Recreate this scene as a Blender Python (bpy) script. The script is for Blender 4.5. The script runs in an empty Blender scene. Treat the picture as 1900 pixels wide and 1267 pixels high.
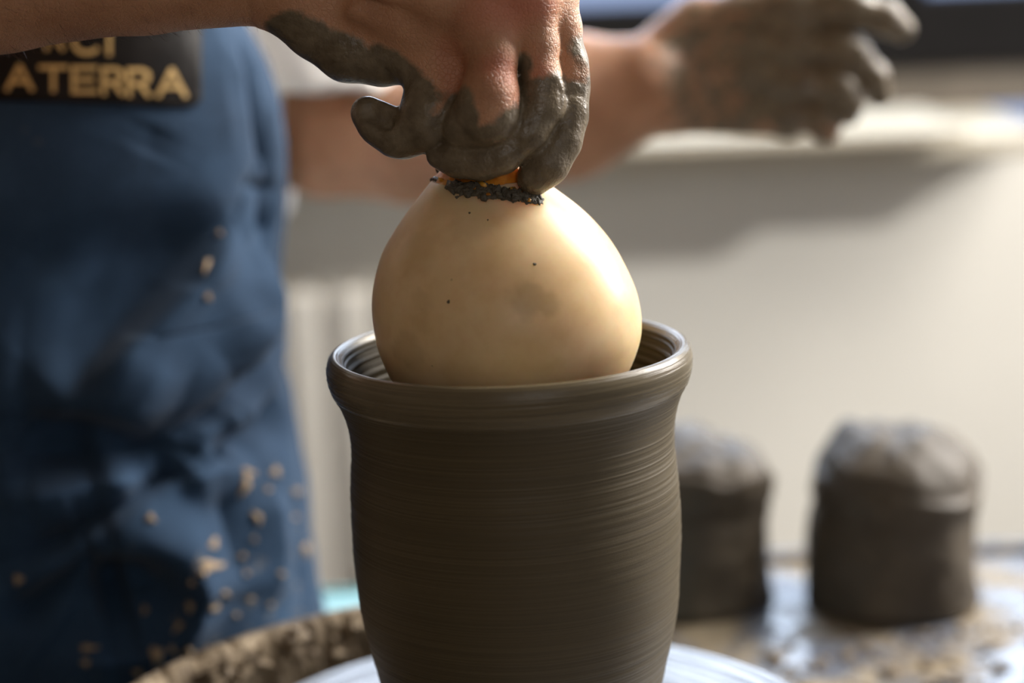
import bpy, bmesh, math, random
import numpy as np
from math import radians, pi, sin, cos
from mathutils import Vector, Matrix
from mathutils.bvhtree import BVHTree

random.seed(7)
RNG = np.random.default_rng(11)
S = bpy.context.scene
COL = S.collection

# ------------------------------------------------------------------ camera
FPX = 70 / 36 * 1900
CAM = Vector((0.0015, -0.855, 0.372))
ROT = Matrix.Rotation(radians(78), 3, 'X') @ Matrix.Rotation(radians(-2.4), 3, 'Z')
cam_d = bpy.data.cameras.new('camera')
cam_d.sensor_width = 36
cam_d.lens = 70
cam_d.dof.use_dof = True
cam_d.dof.focus_distance = 0.842
cam_d.dof.aperture_fstop = 3.0
cam_d.clip_start = 0.02
cam_o = bpy.data.objects.new('camera', cam_d)
COL.objects.link(cam_o)
cam_o.matrix_world = Matrix.Translation(CAM) @ ROT.to_4x4()
S.camera = cam_o

# ------------------------------------------------------------------ view, world, sun, window light, added fill
S.view_settings.view_transform = 'Standard'
S.view_settings.look = 'None'
S.view_settings.gamma = 1
S.view_settings.use_curve_mapping = False
S.view_settings.exposure = 0.48

world = bpy.data.worlds.new('sky')
S.world = world
world.use_nodes = True
wb = world.node_tree.nodes['Background']
wb.inputs[0].default_value = (0.50, 0.64, 1.0, 1)
wb.inputs[1].default_value = 0.6

SUN_TO = Vector((-1.44, 1.0, -0.86)).normalized()
sd = bpy.data.lights.new('sun', 'SUN')
sd.energy = 1.6
sd.color = (1.0, 0.965, 0.92)
sd.angle = radians(2.0)
so = bpy.data.objects.new('sun', sd)
COL.objects.link(so)
so.rotation_euler = SUN_TO.to_track_quat('-Z', 'Y').to_euler()
so.location = (3, -2, 2.5)


def window_or_fill_light(name, loc, aim, sx, sy, energy, color):
    d = bpy.data.lights.new(name, 'AREA')
    d.shape = 'RECTANGLE'
    d.size, d.size_y = sx, sy
    d.energy = energy
    d.color = color
    o = bpy.data.objects.new(name, d)
    COL.objects.link(o)
    o.location = loc
    o.rotation_euler = Vector(aim).to_track_quat('-Z', 'Y').to_euler()
    return o


window_or_fill_light('daylight_side_window', (1.36, 0.80, 1.15), (-1, -0.75, -0.65), 0.60, 1.4, 56, (1.0, 0.94, 0.86)).data.spread = radians(162)
window_or_fill_light('daylight_rear_window', (0.20, 1.50, 0.75), (0, -1, 0), 1.3, 0.9, 18, (0.72, 0.84, 1.0))
window_or_fill_light('added_front_fill', (0.75, -2.55, 0.95), (0, 1, 0), 0.75, 0.8, 3.5, (1.0, 0.91, 0.78))  # added fill lamp that lifts the shaded front sides


# ------------------------------------------------------------------ helpers
def ray(u, v):
    return ROT @ Vector(((u - 950) / FPX, -(v - 633.5) / FPX, -1.0))


def aty(u, v, y):
    d = ray(u, v)
    return CAM + d * ((y - CAM.y) / d.y)


def atz(u, v, z):
    d = ray(u, v)
    return CAM + d * ((z - CAM.z) / d.z)


def tag(o, label=None, cat=None, group=None, kind=None):
    if label: o['label'] = label
    if cat: o['category'] = cat
    if group: o['group'] = group
    if kind: o['kind'] = kind
    return o


def empty(name, loc=(0, 0, 0)):
    o = bpy.data.objects.new(name, None)
    o.location = loc
    o.empty_display_size = 0.05
    COL.objects.link(o)
    return o


def link(name, me, mat, parent=None, smooth=True):
    o = bpy.data.objects.new(name, me)
    COL.objects.link(o)
    if mat and not me.materials:
        me.materials.append(mat)
    if smooth:
        me.polygons.foreach_set('use_smooth', np.ones(len(me.polygons), dtype=bool))
    if parent:
        o.parent = parent
        o.matrix_parent_inverse = Matrix.Translation(-parent.location)
    return o


def from_py(name, v, f, mat, parent=None, smooth=True):
    me = bpy.data.meshes.new(name)
    me.from_pydata([tuple(p) for p in v], [], [tuple(q) for q in f])
    me.update()
    return link(name, me, mat, parent, smooth)


def from_bm(name, bm, mat, parent=None, smooth=True):
    me = bpy.data.meshes.new(name)
    bmesh.ops.recalc_face_normals(bm, faces=bm.faces[:])
    bm.to_mesh(me)
    bm.free()
    return link(name, me, mat, parent, smooth)


def bm_box(bm, lo, hi, bevel=0.0, seg=2):
    lo, hi = Vector(lo), Vector(hi)
    r = bmesh.ops.create_cube(bm, size=1.0)
    vs = r['verts']
    for v in vs:
        v.co = Vector((lo[i] + (v.co[i] + 0.5) * (hi[i] - lo[i]) for i in range(3)))
    if bevel:
        es = list({e for v in vs for e in v.link_edges})
        bmesh.ops.bevel(bm, geom=es, offset=bevel, segments=seg, profile=0.5, affect='EDGES')


def box(name, lo, hi, mat, parent=None, bevel=0.002, seg=2):
    bm = bmesh.new()
    bm_box(bm, lo, hi, bevel, seg)
    return from_bm(name, bm, mat, parent, smooth=False)


def lathe(name, prof, mat, parent=None, n=128, jitter=None, center=None):
    """prof: list of (r, z); center(z) -> (x, y)"""
    v, f = [], []
    for i, (r, z) in enumerate(prof):
        cx, cy = center(i) if center else (0, 0)
        for k in range(n):
            a = 2 * pi * k / n
            rr = r + (jitter(i, a, r, z) if jitter else 0)
            v.append((cx + rr * cos(a), cy + rr * sin(a), z))
    m = len(prof)
    for i in range(m - 1):
        for k in range(n):
            k2 = (k + 1) % n
            f.append((i * n + k, i * n + k2, (i + 1) * n + k2, (i + 1) * n + k))
    f.append(tuple(range(n - 1, -1, -1)))
    f.append(tuple((m - 1) * n + k for k in range(n)))
    return from_py(name, v, f, mat, parent)


def spline(pts, n):
    """Catmull-Rom through points (any dimension)"""
    P = np.array(pts, float)
    P = np.vstack([2 * P[0] - P[1], P, 2 * P[-1] - P[-2]])
    out = []
    m = len(P) - 3
    for t in np.linspace(0, m - 1e-6, n):
        i = int(t)
        s = t - i
        a, b, c, d = P[i:i + 4]
        out.append(0.5 * ((2 * b) + (c - a) * s + (2 * a - 5 * b + 4 * c - d) * s * s + (3 * b - a - 3 * c + d) * s ** 3))
    return np.array(out)


# cheap smooth value noise on numpy arrays
_NT = np.random.default_rng(3).random((64, 64, 64)).astype(np.float32) * 2 - 1


def vnoise(p):
    p = np.asarray(p, dtype=np.float64)
    i = np.floor(p).astype(int)
    f = p - i
    f = f * f * (3 - 2 * f)
    i &= 63
    j = (i + 1) & 63
    x0, y0, z0 = i[..., 0], i[..., 1], i[..., 2]
    x1, y1, z1 = j[..., 0], j[..., 1], j[..., 2]
    fx, fy, fz = f[..., 0], f[..., 1], f[..., 2]
    a = _NT[x0, y0, z0] * (1 - fx) + _NT[x1, y0, z0] * fx
    b = _NT[x0, y1, z0] * (1 - fx) + _NT[x1, y1, z0] * fx
    c = _NT[x0, y0, z1] * (1 - fx) + _NT[x1, y0, z1] * fx
    d = _NT[x0, y1, z1] * (1 - fx) + _NT[x1, y1, z1] * fx
    return (a * (1 - fy) + b * fy) * (1 - fz) + (c * (1 - fy) + d * fy) * fz


def fbm(p, oct=4):
    p = np.asarray(p, dtype=np.float64)
    s, a = 0, 1.0
    for _ in range(oct):
        s = s + a * vnoise(p)
        p = p * 2.03 + 7.1
        a *= 0.5
    return s


def sstep(a, b, x):
    t = np.clip((x - a) / (b - a), 0, 1)
    return t * t * (3 - 2 * t)


# ------------------------------------------------------------------ materials
def srgb(r, g, b):
    c = [x / 255 for x in (r, g, b)]
    return tuple((x / 12.92 if x <= 0.04045 else ((x + 0.055) / 1.055) ** 2.4) for x in c) + (1,)


class NT:
    def __init__(self, name):
        self.m = bpy.data.materials.new(name)
        self.m.use_nodes = True
        self.t = self.m.node_tree
        self.b = self.t.nodes['Principled BSDF']
        self.co = self.t.nodes.new('ShaderNodeTexCoord')

    def n(self, typ, **kw):
        x = self.t.nodes.new(typ)
        for k, v in kw.items():
            setattr(x, k, v)
        return x

    def l(self, a, b):
        self.t.links.new(a, b)

    def noise(self, scale, detail=4, rough=0.55, vec=None, mapscale=None, coord='Object', dist=0.0):
        x = self.n('ShaderNodeTexNoise')
        x.inputs['Scale'].default_value = scale
        x.inputs['Detail'].default_value = detail
        x.inputs['Roughness'].default_value = rough
        x.inputs['Distortion'].default_value = dist
        src = self.co.outputs[coord]
        if mapscale:
            mp = self.n('ShaderNodeMapping')
            mp.inputs['Scale'].default_value = mapscale
            self.l(src, mp.inputs['Vector'])
            src = mp.outputs[0]
        self.l(src, x.inputs['Vector'])
        return x.outputs['Fac']

    def ramp(self, fac, stops):
        r = self.n('ShaderNodeValToRGB')
        e = r.color_ramp.elements
        while len(e) < len(stops):
            e.new(0.5)
        for i, (p, c) in enumerate(stops):
            e[i].position = p
            e[i].color = c if len(c) == 4 else tuple(c) + (1,)
        self.l(fac, r.inputs[0])
        return r.outputs[0]

    def mix(self, fac, a, b):
        x = self.n('ShaderNodeMix', data_type='RGBA')
        for sock, val in ((x.inputs[0], fac), (x.inputs[6], a), (x.inputs[7], b)):
            if hasattr(val, 'is_linked'):
                self.l(val, sock)
            else:
                sock.default_value = val
        return x.outputs[2]

    def mixf(self, fac, a, b):
        x = self.n('ShaderNodeMix', data_type='FLOAT')
        for sock, val in ((x.inputs[0], fac), (x.inputs[2], a), (x.inputs[3], b)):
            if hasattr(val, 'is_linked'):
                self.l(val, sock)
            else:
                sock.default_value = val
        return x.outputs[0]

    def math(self, op, a, b=0.0):
        x = self.n('ShaderNodeMath', operation=op)
        for i, val in enumerate((a, b)):
            if hasattr(val, 'is_linked'):
                self.l(val, x.inputs[i])
            else:
                x.inputs[i].default_value = val
        return x.outputs[0]

    def rng(self, fac, a, b, c, d):
        x = self.n('ShaderNodeMapRange')
        for i, val in enumerate((a, b, c, d)):
            x.inputs[i + 1].default_value = val
        self.l(fac, x.inputs[0])
        return x.outputs[0]

    def bump(self, h, strength, dist):
        x = self.n('ShaderNodeBump')
        x.inputs['Strength'].default_value = strength
        x.inputs['Distance'].default_value = dist
        self.l(h, x.inputs['Height'])
        self.l(x.outputs[0], self.b.inputs['Normal'])
        return x

    def set(self, **kw):
        for k, v in kw.items():
            s = self.b.inputs[k.replace('_', ' ')]
            if hasattr(v, 'is_linked'):
                self.l(v, s)
            else:
                s.default_value = v
        return self


def simple(name, col, rough=0.6, var=0.12, scale=8.0, bump=0.0, bscale=60, **kw):
    t = NT(name)
    c = Vector(col[:3])
    f = t.noise(scale, 5)
    lo = tuple(c * (1 - var)) + (1,)
    hi = tuple(min(1, x) for x in c * (1 + var)) + (1,)
    t.set(Base_Color=t.ramp(f, [(0.3, lo), (0.7, hi)]), Roughness=rough)
    if bump:
        t.bump(t.noise(bscale, 5), bump, 0.002)
    for k, v in kw.items():
        t.set(**{k: v})
    return t.m


M = {}
M['wall'] = simple('cream_plaster', srgb(224, 221, 212), 0.8, 0.03, 3, 0.12, 90)
M['wall2'] = simple('room_plaster', srgb(128, 114, 98), 0.85, 0.05, 3)
M['floor'] = simple('grey_floor', srgb(84, 76, 66), 0.6, 0.2, 6)
M['sill'] = simple('cream_gloss_paint', srgb(204, 196, 178), 0.28, 0.04, 9)
M['frame_black'] = simple('black_window_frame', srgb(16, 14, 14), 0.7, 0.1, 20, Specular_IOR_Level=0.15)
M['frame_grey'] = simple('dusty_frame_rail', srgb(96, 88, 78), 0.6, 0.25, 14)
M['radiator'] = simple('white_radiator_enamel', srgb(232, 228, 218), 0.35, 0.03, 6)
M['teal'] = None
M['steel'] = simple('dull_steel', srgb(120, 120, 118), 0.4, 0.1, 20, Metallic=0.9)
M['housing'] = simple('grey_housing', srgb(90, 92, 92), 0.5, 0.1, 12)


def pot_mat():
    t = NT('wet_grey_clay')
    streak = t.noise(1.0, 6, 0.62, mapscale=(5, 5, 1300))
    broad = t.noise(1.0, 3, 0.5, mapscale=(9, 9, 55))
    grain = t.noise(900, 3)
    c = t.ramp(streak, [(0.28, srgb(76, 66, 46)), (0.5, srgb(85, 74, 52)), (0.75, srgb(97, 85, 62))])
    c = t.mix(t.rng(broad, 0.35, 0.65, 0, 0.22), c, srgb(70, 60, 41))
    h = t.math('ADD', streak, t.math('MULTIPLY', grain, 0.12))
    t.set(Base_Color=c, Roughness=t.rng(streak, 0.3, 0.7, 0.58, 0.38))
    t.b.inputs['Specular IOR Level'].default_value = 0.45
    t.bump(h, 0.45, 0.0006)
    return t.m


def wet_rim_mat():
    t = NT('glossy_wet_clay_rim')
    streak = t.noise(1.0, 6, 0.62, mapscale=(9, 9, 700))
    c = t.ramp(streak, [(0.3, srgb(90, 80, 60)), (0.7, srgb(118, 106, 83))])
    t.set(Base_Color=c, Roughness=t.rng(streak, 0.3, 0.7, 0.34, 0.2))
    t.bump(streak, 0.5, 0.0007)
    return t.m


def gourd_mat():
    t = NT('pale_gourd_skin')
    big = t.noise(28, 3, 0.5)
    fine = t.noise(140, 5)
    spot = t.n('ShaderNodeTexVoronoi')
    spot.inputs['Scale'].default_value = 95
    t.l(t.co.outputs['Object'], spot.inputs['Vector'])
    c = t.ramp(big, [(0.3, srgb(228, 198, 148)), (0.55, srgb(237, 211, 166)), (0.8, srgb(241, 219, 180))])
    c = t.mix(t.rng(fine, 0.45, 0.75, 0, 0.25), c, srgb(212, 170, 108))
    dm = t.rng(spot.outputs['Distance'], 0.03, 0.07, 1, 0)
    sel = t.n('ShaderNodeSeparateColor')
    t.l(spot.outputs['Color'], sel.inputs[0])
    dm = t.math('MULTIPLY', dm, t.rng(sel.outputs[0], 0.88, 0.9, 0, 1))
    c = t.mix(t.math('MULTIPLY', dm, 0.75), c, srgb(92, 68, 34))
    at = t.n('ShaderNodeAttribute', attribute_name='smudge')
    c = t.mix(t.math('MULTIPLY', at.outputs['Fac'], 0.32), c, srgb(140, 102, 52))
    t.set(Base_Color=c, Roughness=0.36)
    t.b.inputs['Subsurface Weight'].default_value = 0.55
    t.b.inputs['Subsurface Radius'].default_value = (1.0, 0.55, 0.22)
    t.b.inputs['Subsurface Scale'].default_value = 0.03
    t.b.inputs['Specular IOR Level'].default_value = 0.35
    t.bump(fine, 0.06, 0.001)
    return t.m


def skin_mat():
    t = NT('muddy_skin')
    blot = t.noise(38, 4)
    pores = t.noise(700, 4)
    cre = t.noise(120, 6, 0.65, dist=0.6)
    c = t.ramp(blot, [(0.3, srgb(178, 128, 96)), (0.5, srgb(198, 148, 114)), (0.72, srgb(210, 158, 126))])
    red = t.n('ShaderNodeAttribute', attribute_name='red')
    c = t.mix(t.math('MULTIPLY', red.outputs['Fac'], 0.55), c, srgb(196, 96, 76))
    at = t.n('ShaderNodeAttribute', attribute_name='mud')
    ed = t.noise(95, 6, 0.62)
    mud = t.math('ADD', at.outputs['Fac'], t.rng(ed, 0.3, 0.7, -0.3, 0.3))
    mud = t.rng(mud, 0.28, 0.72, 0, 1)
    mud.node.clamp = True
    mc = t.ramp(t.noise(150, 5), [(0.3, srgb(88, 79, 62)), (0.7, srgb(126, 115, 95))])
    t.set(Base_Color=t.mix(t.math('MULTIPLY', mud, 0.96), c, mc))
    wet = t.noise(60, 5)
    mr = t.rng(wet, 0.35, 0.65, 0.16, 0.5)
    t.set(Roughness=t.mixf(mud, 0.46, mr))
    t.b.inputs['Subsurface Radius'].default_value = (1.0, 0.35, 0.18)
    t.b.inputs['Subsurface Scale'].default_value = 0.0022
    t.set(Subsurface_Weight=t.mixf(mud, 0.3, 0.0))
    lump = t.noise(220, 5)
    vo = t.n('ShaderNodeTexVoronoi', feature='DISTANCE_TO_EDGE')
    vo.inputs['Scale'].default_value = 520
    t.l(t.co.outputs['Object'], vo.inputs['Vector'])
    wr = t.noise(1.0, 5, 0.6, mapscale=(55, 55, 420), dist=0.5)
    cell = t.rng(vo.outputs['Distance'], 0.0, 0.12, 0.0, 0.4)
    cre = t.math('ADD', t.math('ADD', cre, cell), t.math('MULTIPLY', wr, 0.9))
    h = t.mixf(mud, t.math('ADD', t.math('MULTIPLY', pores, 0.35), t.math('MULTIPLY', cre, 0.5)),
               t.math('ADD', t.math('MULTIPLY', lump, 1.3), 0.55))
    t.bump(h, 0.6, 0.0014)
    return t.m


def denim_mat():
    t = NT('dark_blue_denim')
    w = t.noise(1.0, 2, mapscale=(1500, 1500, 500))
    big = t.noise(14, 5)
    mid = t.noise(70, 5, 0.6)
    c = t.ramp(big, [(0.3, srgb(26, 45, 66)), (0.55, srgb(37, 60, 85)), (0.8, srgb(58, 85, 114))])
    c = t.mix(t.rng(w, 0.35, 0.7, 0, 0.4), c, srgb(68, 95, 128))
    at = t.n('ShaderNodeAttribute', attribute_name='dust')
    m2 = t.math('ADD', at.outputs['Fac'], t.rng(mid, 0.3, 0.75, -0.62, 0.3))
    m2 = t.rng(m2, 0.2, 0.5, 0, 0.6)
    m2.node.clamp = True
    c = t.mix(m2, c, srgb(150, 140, 124))
    t.set(Base_Color=c, Roughness=0.85)
    t.b.inputs['Specular IOR Level'].default_value = 0.2
    t.b.inputs['Sheen Weight'].default_value = 0.08
    t.bump(t.math('ADD', w, t.math('MULTIPLY', mid, 0.8)), 0.3, 0.0008)
    return t.m


def deck_mat():
    t = NT('grey_deck_with_dried_clay')
    n1 = t.noise(11, 6, 0.62)
    n2 = t.noise(90, 5)
    m = t.rng(n1, 0.47, 0.56, 0, 1)
    m.node.clamp = True
    clay = t.ramp(n2, [(0.3, srgb(112, 98, 78)), (0.7, srgb(156, 143, 120))])
    t.set(Base_Color=t.mix(m, srgb(104, 108, 118), clay), Roughness=t.mixf(m, 0.14, t.rng(n2, 0.4, 0.6, 0.4, 0.8)))
    t.bump(t.math('MULTIPLY', t.math('ADD', n2, n1), m), 0.25, 0.002)
    return t.m


def wheel_mat():
    t = NT('slip_covered_wheel_head')
    g = t.n('ShaderNodeVectorMath', operation='LENGTH')
    mp = t.n('ShaderNodeMapping')
    mp.inputs['Scale'].default_value = (1, 1, 0)
    t.l(t.co.outputs['Object'], mp.inputs['Vector'])
    t.l(mp.outputs[0], g.inputs[0])
    rn = t.n('ShaderNodeTexNoise', noise_dimensions='1D')
    rn.inputs['Scale'].default_value = 260
    rn.inputs['Detail'].default_value = 4
    t.l(g.outputs['Value'], rn.inputs['W'])
    f = rn.outputs['Fac']
    arc = t.noise(9, 4)
    f2 = t.math('ADD', f, t.rng(arc, 0.3, 0.7, -0.12, 0.12))
    c = t.ramp(f2, [(0.32, srgb(62, 62, 64)), (0.5, srgb(112, 113, 116)), (0.68, srgb(156, 158, 162))])
    t.set(Base_Color=c, Roughness=t.rng(f2, 0.3, 0.7, 0.4, 0.18), Metallic=0.25)
    t.bump(f2, 0.5, 0.001)
    return t.m


def lump_mat():
    t = NT('damp_clay_block')
    n = t.noise(22, 5)
    c = t.ramp(n, [(0.3, srgb(58, 50, 40)), (0.7, srgb(88, 78, 64))])
    t.set(Base_Color=c, Roughness=t.rng(t.noise(40, 4), 0.3, 0.7, 0.45, 0.7))
    t.bump(t.noise(120, 5), 0.5, 0.003)
    return t.m


def crust_mat():
    t = NT('dried_clay_crust')
    n = t.noise(45, 6, 0.65)
    c = t.ramp(n, [(0.3, srgb(80, 66, 50)), (0.52, srgb(126, 110, 88)), (0.75, srgb(166, 150, 126))])
    t.set(Base_Color=c, Roughness=0.75)
    t.bump(t.noise(160, 6, 0.6), 0.8, 0.003)
    return t.m


def flesh_mat():
    t = NT('orange_gourd_flesh')
    n = t.noise(120, 5)
    c = t.ramp(n, [(0.3, srgb(206, 104, 20)), (0.6, srgb(240, 158, 52)), (0.8, srgb(250, 196, 110))])
    t.set(Base_Color=c, Roughness=0.35)
    t.b.inputs['Subsurface Weight'].default_value = 0.5
    t.b.inputs['Subsurface Radius'].default_value = (1, 0.5, 0.15)
    t.b.inputs['Subsurface Scale'].default_value = 0.008
    t.bump(n, 0.5, 0.002)
    return t.m


def patch_mat():
    t = NT('black_glossy_patch')
    n = t.noise(60, 4)
    t.set(Base_Color=t.ramp(n, [(0.3, srgb(20, 18, 18)), (0.7, srgb(34, 31, 30))]), Roughness=0.42)
    t.b.inputs['Specular IOR Level'].default_value = 0.12
    t.bump(t.noise(35, 3), 0.25, 0.004)
    return t.m


M['pot'] = pot_mat()
M['rim'] = wet_rim_mat()
M['pot_in_shade'] = pot_mat()
M['pot_in_shade'].name = 'shade_darkened_inner_clay'
for nd in M['pot_in_shade'].node_tree.nodes:
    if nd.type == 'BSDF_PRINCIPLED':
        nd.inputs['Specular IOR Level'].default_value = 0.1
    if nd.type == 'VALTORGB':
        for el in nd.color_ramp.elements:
            el.color = tuple(x * .45 for x in el.color[:3]) + (1,)  # shade inside the vase put into the colour of the outer clay's copy
M['gourd'] = gourd_mat()
M['flesh'] = flesh_mat()
M['skin'] = skin_mat()
M['denim'] = denim_mat()
M['teal'] = simple('teal_plastic', srgb(112, 164, 166), 0.4, 0.06, 20)
M['deck'] = deck_mat()
M['wheel'] = wheel_mat()
M['lump'] = lump_mat()
M['crust'] = crust_mat()
M['patch'] = patch_mat()
M['gold'] = simple('gold_print', srgb(206, 172, 110), 0.5, 0.15, 40)
M['mud'] = simple('dark_wet_mud', srgb(88, 82, 70), 0.5, 0.4, 200, 0.8, 500)
M['splat'] = simple('dried_clay_splash', srgb(168, 146, 118), 0.8, 0.12, 60)
M['shirt'] = simple('white_cotton', srgb(248, 246, 243), 0.9, 0.02, 20, 0.2, 300)
M['trousers'] = simple('dark_trouser_cloth', srgb(46, 48, 56), 0.9, 0.1, 30)
M['shoe'] = simple('brown_shoe', srgb(70, 52, 40), 0.5, 0.1, 30)
gl = NT('window_glass')
gl.set(Base_Color=(1, 1, 1, 1), Roughness=0.0)
gl.b.inputs['Transmission Weight'].default_value = 1.0
gl.b.inputs['IOR'].default_value = 1.02
gl.b.inputs['Alpha'].default_value = 0.25
M['glass'] = gl.m

# ------------------------------------------------------------------ room shell
FZ = -0.90
CZ = 2.35
XL, XR, YF, YB = -2.2, 1.40, -2.6, 1.35
TH = 0.20


def wall_with_hole(name, axis, pos, th, a0, a1, h0, h1, z0, z1, mat):
    """wall slab; axis 'x' means the slab is normal to y and spans x. hole h0..h1 along the span, z0..z1"""
    bm = bmesh.new()
    segs = [(a0, h0, FZ, CZ), (h1, a1, FZ, CZ), (h0, h1, FZ, z0), (h0, h1, z1, CZ)]
    for s0, s1, zz0, zz1 in segs:
        if axis == 'x':
            bm_box(bm, (s0, pos, zz0), (s1, pos + th, zz1))
        else:
            bm_box(bm, (pos, s0, zz0), (pos + th, s1, zz1))
    return tag(from_bm(name, bm, mat, smooth=False), kind='structure')


SILL_Z = 0.130
tag(box('floor', (XL - .2, YF - .2, FZ - .1), (XR + .2, YB + .2, FZ), M['floor'], bevel=0), kind='structure')
tag(box('ceiling', (XL - .2, YF - .2, CZ), (XR + .2, YB + .2, CZ + .1), M['wall2'], bevel=0), kind='structure')
tag(box('wall_left', (XL - .2, YF, FZ), (XL, YB, CZ), M['wall2'], bevel=0), kind='structure')
wall_with_hole('wall_back', 'x', YB, TH, XL, XR, -0.62, 0.95, SILL_Z - .025, 1.30, M['wall'])
wall_with_hole('wall_right', 'y', XR, 0.06, YF, YB + TH, 0.12, 1.14, 0.05, 2.05, M['wall'])
wall_with_hole('wall_front', 'x', YF - .06, 0.06, XL, XR, 0.35, 1.15, 0.5, 1.4, M['wall2'])  # opening added for the front fill lamp

# rear window: frame, glass, deep cream sill
w1 = tag(empty('window_1', (0.165, 1.53, SILL_Z)), kind='structure')
box('frame_rail', (-0.62, 1.49, SILL_Z), (0.95, 1.56, 0.180), M['frame_grey'], w1, 0.004)
box('frame_rail', (-0.62, 1.48, 0.180), (0.95, 1.57, 0.266), M['frame_black'], w1, 0.005)
box('frame_rail', (-0.62, 1.49, 1.22), (0.95, 1.55, 1.30), M['frame_black'], w1, 0.005)
for x in (-0.62, 0.44, 0.89):
    box('frame_stile', (x, 1.485, 0.266), (x + 0.06, 1.555, 1.22), M['frame_black'], w1, 0.004)
box('pane', (-0.56, 1.515, 0.266), (0.44, 1.519, 1.22), M['glass'], w1, 0)
box('pane', (0.50, 1.515, 0.266), (0.89, 1.519, 1.22), M['glass'], w1, 0)
sill = tag(box('trim_1', (-0.66, 1.245, SILL_Z - .026), (0.575, 1.50, SILL_Z), M['sill'], bevel=0.006), kind='structure')

# side window out of the picture that lets the sun onto the rear wall
w2 = tag(empty('window_2', (XR + .03, 0.57, 0.05)), kind='structure')
for lo, hi in (((XR, .12, .05), (XR + .05, 1.14, .09)), ((XR, .12, 2.01), (XR + .05, 1.14, 2.05))):
    box('frame_rail', lo, hi, M['frame_black'], w2, 0.003)
for y in (0.12, 1.10):
    box('frame_stile', (XR, y, .09), (XR + .05, y + .04, 2.01), M['frame_black'], w2, 0.003)
w3 = tag(empty('added_fill_window', (.75, YF - .03, 0.5)), kind='structure')  # unseen window, added to go with the front fill lamp
for z in (0.5, 1.36):
    box('frame_rail', (0.35, YF - .05, z), (1.15, YF, z + .04), M['frame_black'], w3, 0.003)
for x in (0.35, 0.73, 1.11):
    box('frame_stile', (x, YF - .05, .54), (x + .04, YF, 1.36), M['frame_black'], w3, 0.003)

# board on the sill that overhangs it
brd = box('sill_board', (-0.60, 1.18, SILL_Z + .0005), (0.478, 1.40, SILL_Z + .014), M['sill'], bevel=0.003)
tag(brd, 'cream painted board lying along the window sill and overhanging it', 'board')

# radiator under the window
rad = empty('radiator', (-0.42, 1.25, FZ))
tag(rad, 'white column radiator standing under the window behind the potter', 'radiator')
bm = bmesh.new()
bm_box(bm, (-.0262, 1.205, -0.72), (.0262, 1.305, -0.004), 0.013, 4)
sec_me = bpy.data.meshes.new('section')
bm.to_mesh(sec_me); bm.free()
sec_me.materials.append(M['radiator'])
sec_me.polygons.foreach_set('use_smooth', np.ones(len(sec_me.polygons), dtype=bool))
xs_sec = [-0.70 + 0.053 * i for i in range(12)]
for x in xs_sec:
    o = bpy.data.objects.new('section', sec_me)
    COL.objects.link(o)
    o.parent = rad
    o.matrix_parent_inverse = Matrix.Translation(-rad.location)
    o.location = (x, 0, 0)
for z in (-0.06, -0.66):
    bm = bmesh.new()
    bmesh.ops.create_cone(bm, cap_ends=True, segments=24, radius1=.022, radius2=.022, depth=0.62,
                          matrix=Matrix.Translation((-0.41, 1.255, z)) @ Matrix.Rotation(pi / 2, 4, 'Y'))
    from_bm('header_pipe', bm, M['radiator'], rad)
for x in (-0.69, -0.13):
    box('foot', (x - .012, 1.225, FZ), (x + .012, 1.285, -0.70), M['radiator'], rad, 0.004)

# ------------------------------------------------------------------ pottery wheel
wheel = empty('pottery_wheel', (0, 0, FZ))
tag(wheel, 'potter\'s wheel with a slip-smeared pale disc and clay-dusted deck under the vase', 'pottery wheel')
DZ = -0.082
prof = [(0.02, -.028), (.143, -.028), (.1465, -.026), (.1475, -.020), (.1475, -.004), (.1465, -.001), (.1445, 0.0)]
prof += [(r, 0.0) for r in np.linspace(.143, .002, 40)]
lathe('wheel_head', prof, M['wheel'], wheel, 160)
lathe('shaft', [(.02, -.30), (.02, -.028)], M['steel'], wheel, 32)
# deck
box('deck', (-0.117, -0.30, DZ - .03), (0.44, 0.505, DZ), M['deck'], wheel, 0.010, 3)
box('deck_edge', (-0.117, 0.488, DZ), (0.44, 0.505, DZ + .006), M['deck'], wheel, 0.003, 2)
box('motor_housing', (-0.11, -0.22, -0.55), (0.30, 0.40, DZ - .03), M['housing'], wheel, 0.02, 3)
for x in (-0.09, 0.40):
    for y in (-0.27, 0.47):
        bm = bmesh.new()
        bmesh.ops.create_cone(bm, cap_ends=True, segments=16, radius1=.014, radius2=.018, depth=DZ - .03 - FZ,
                              matrix=Matrix.Translation((x, y, (DZ - .03 + FZ) / 2)))
        from_bm('leg', bm, M['steel'], wheel)

# splash guard: a half ring of plastic, caked inside with dried clay
def arc_strip(name, prof, a0, a1, n, mat, parent, jit=None):
    """closed cross-section prof [(r,z)] swept from a0 to a1"""
    A = np.linspace(a0, a1, n)
    m = len(prof)
    P = np.array(prof)
    V = np.zeros((n, m, 3))
    V[..., 0] = np.cos(A)[:, None] * P[:, 0]
    V[..., 1] = np.sin(A)[:, None] * P[:, 0]
    V[..., 2] = P[:, 1]
    if jit is not None:
        dr, dz = jit(V, np.broadcast_to(A[:, None], (n, m)), np.broadcast_to(np.arange(m), (n, m)))
        V[..., 0] += np.cos(A)[:, None] * dr
        V[..., 1] += np.sin(A)[:, None] * dr
        V[..., 2] += dz
    f = []
    for i in range(n - 1):
        for k in range(m):
            k2 = (k + 1) % m
            f.append((i * m + k, (i + 1) * m + k, (i + 1) * m + k2, i * m + k2))
    f.append(tuple(range(m)))
    f.append(tuple((n - 1) * m + k for k in range(m - 1, -1, -1)))
    return from_py(name, V.reshape(-1, 3), f, mat, parent)


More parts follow.
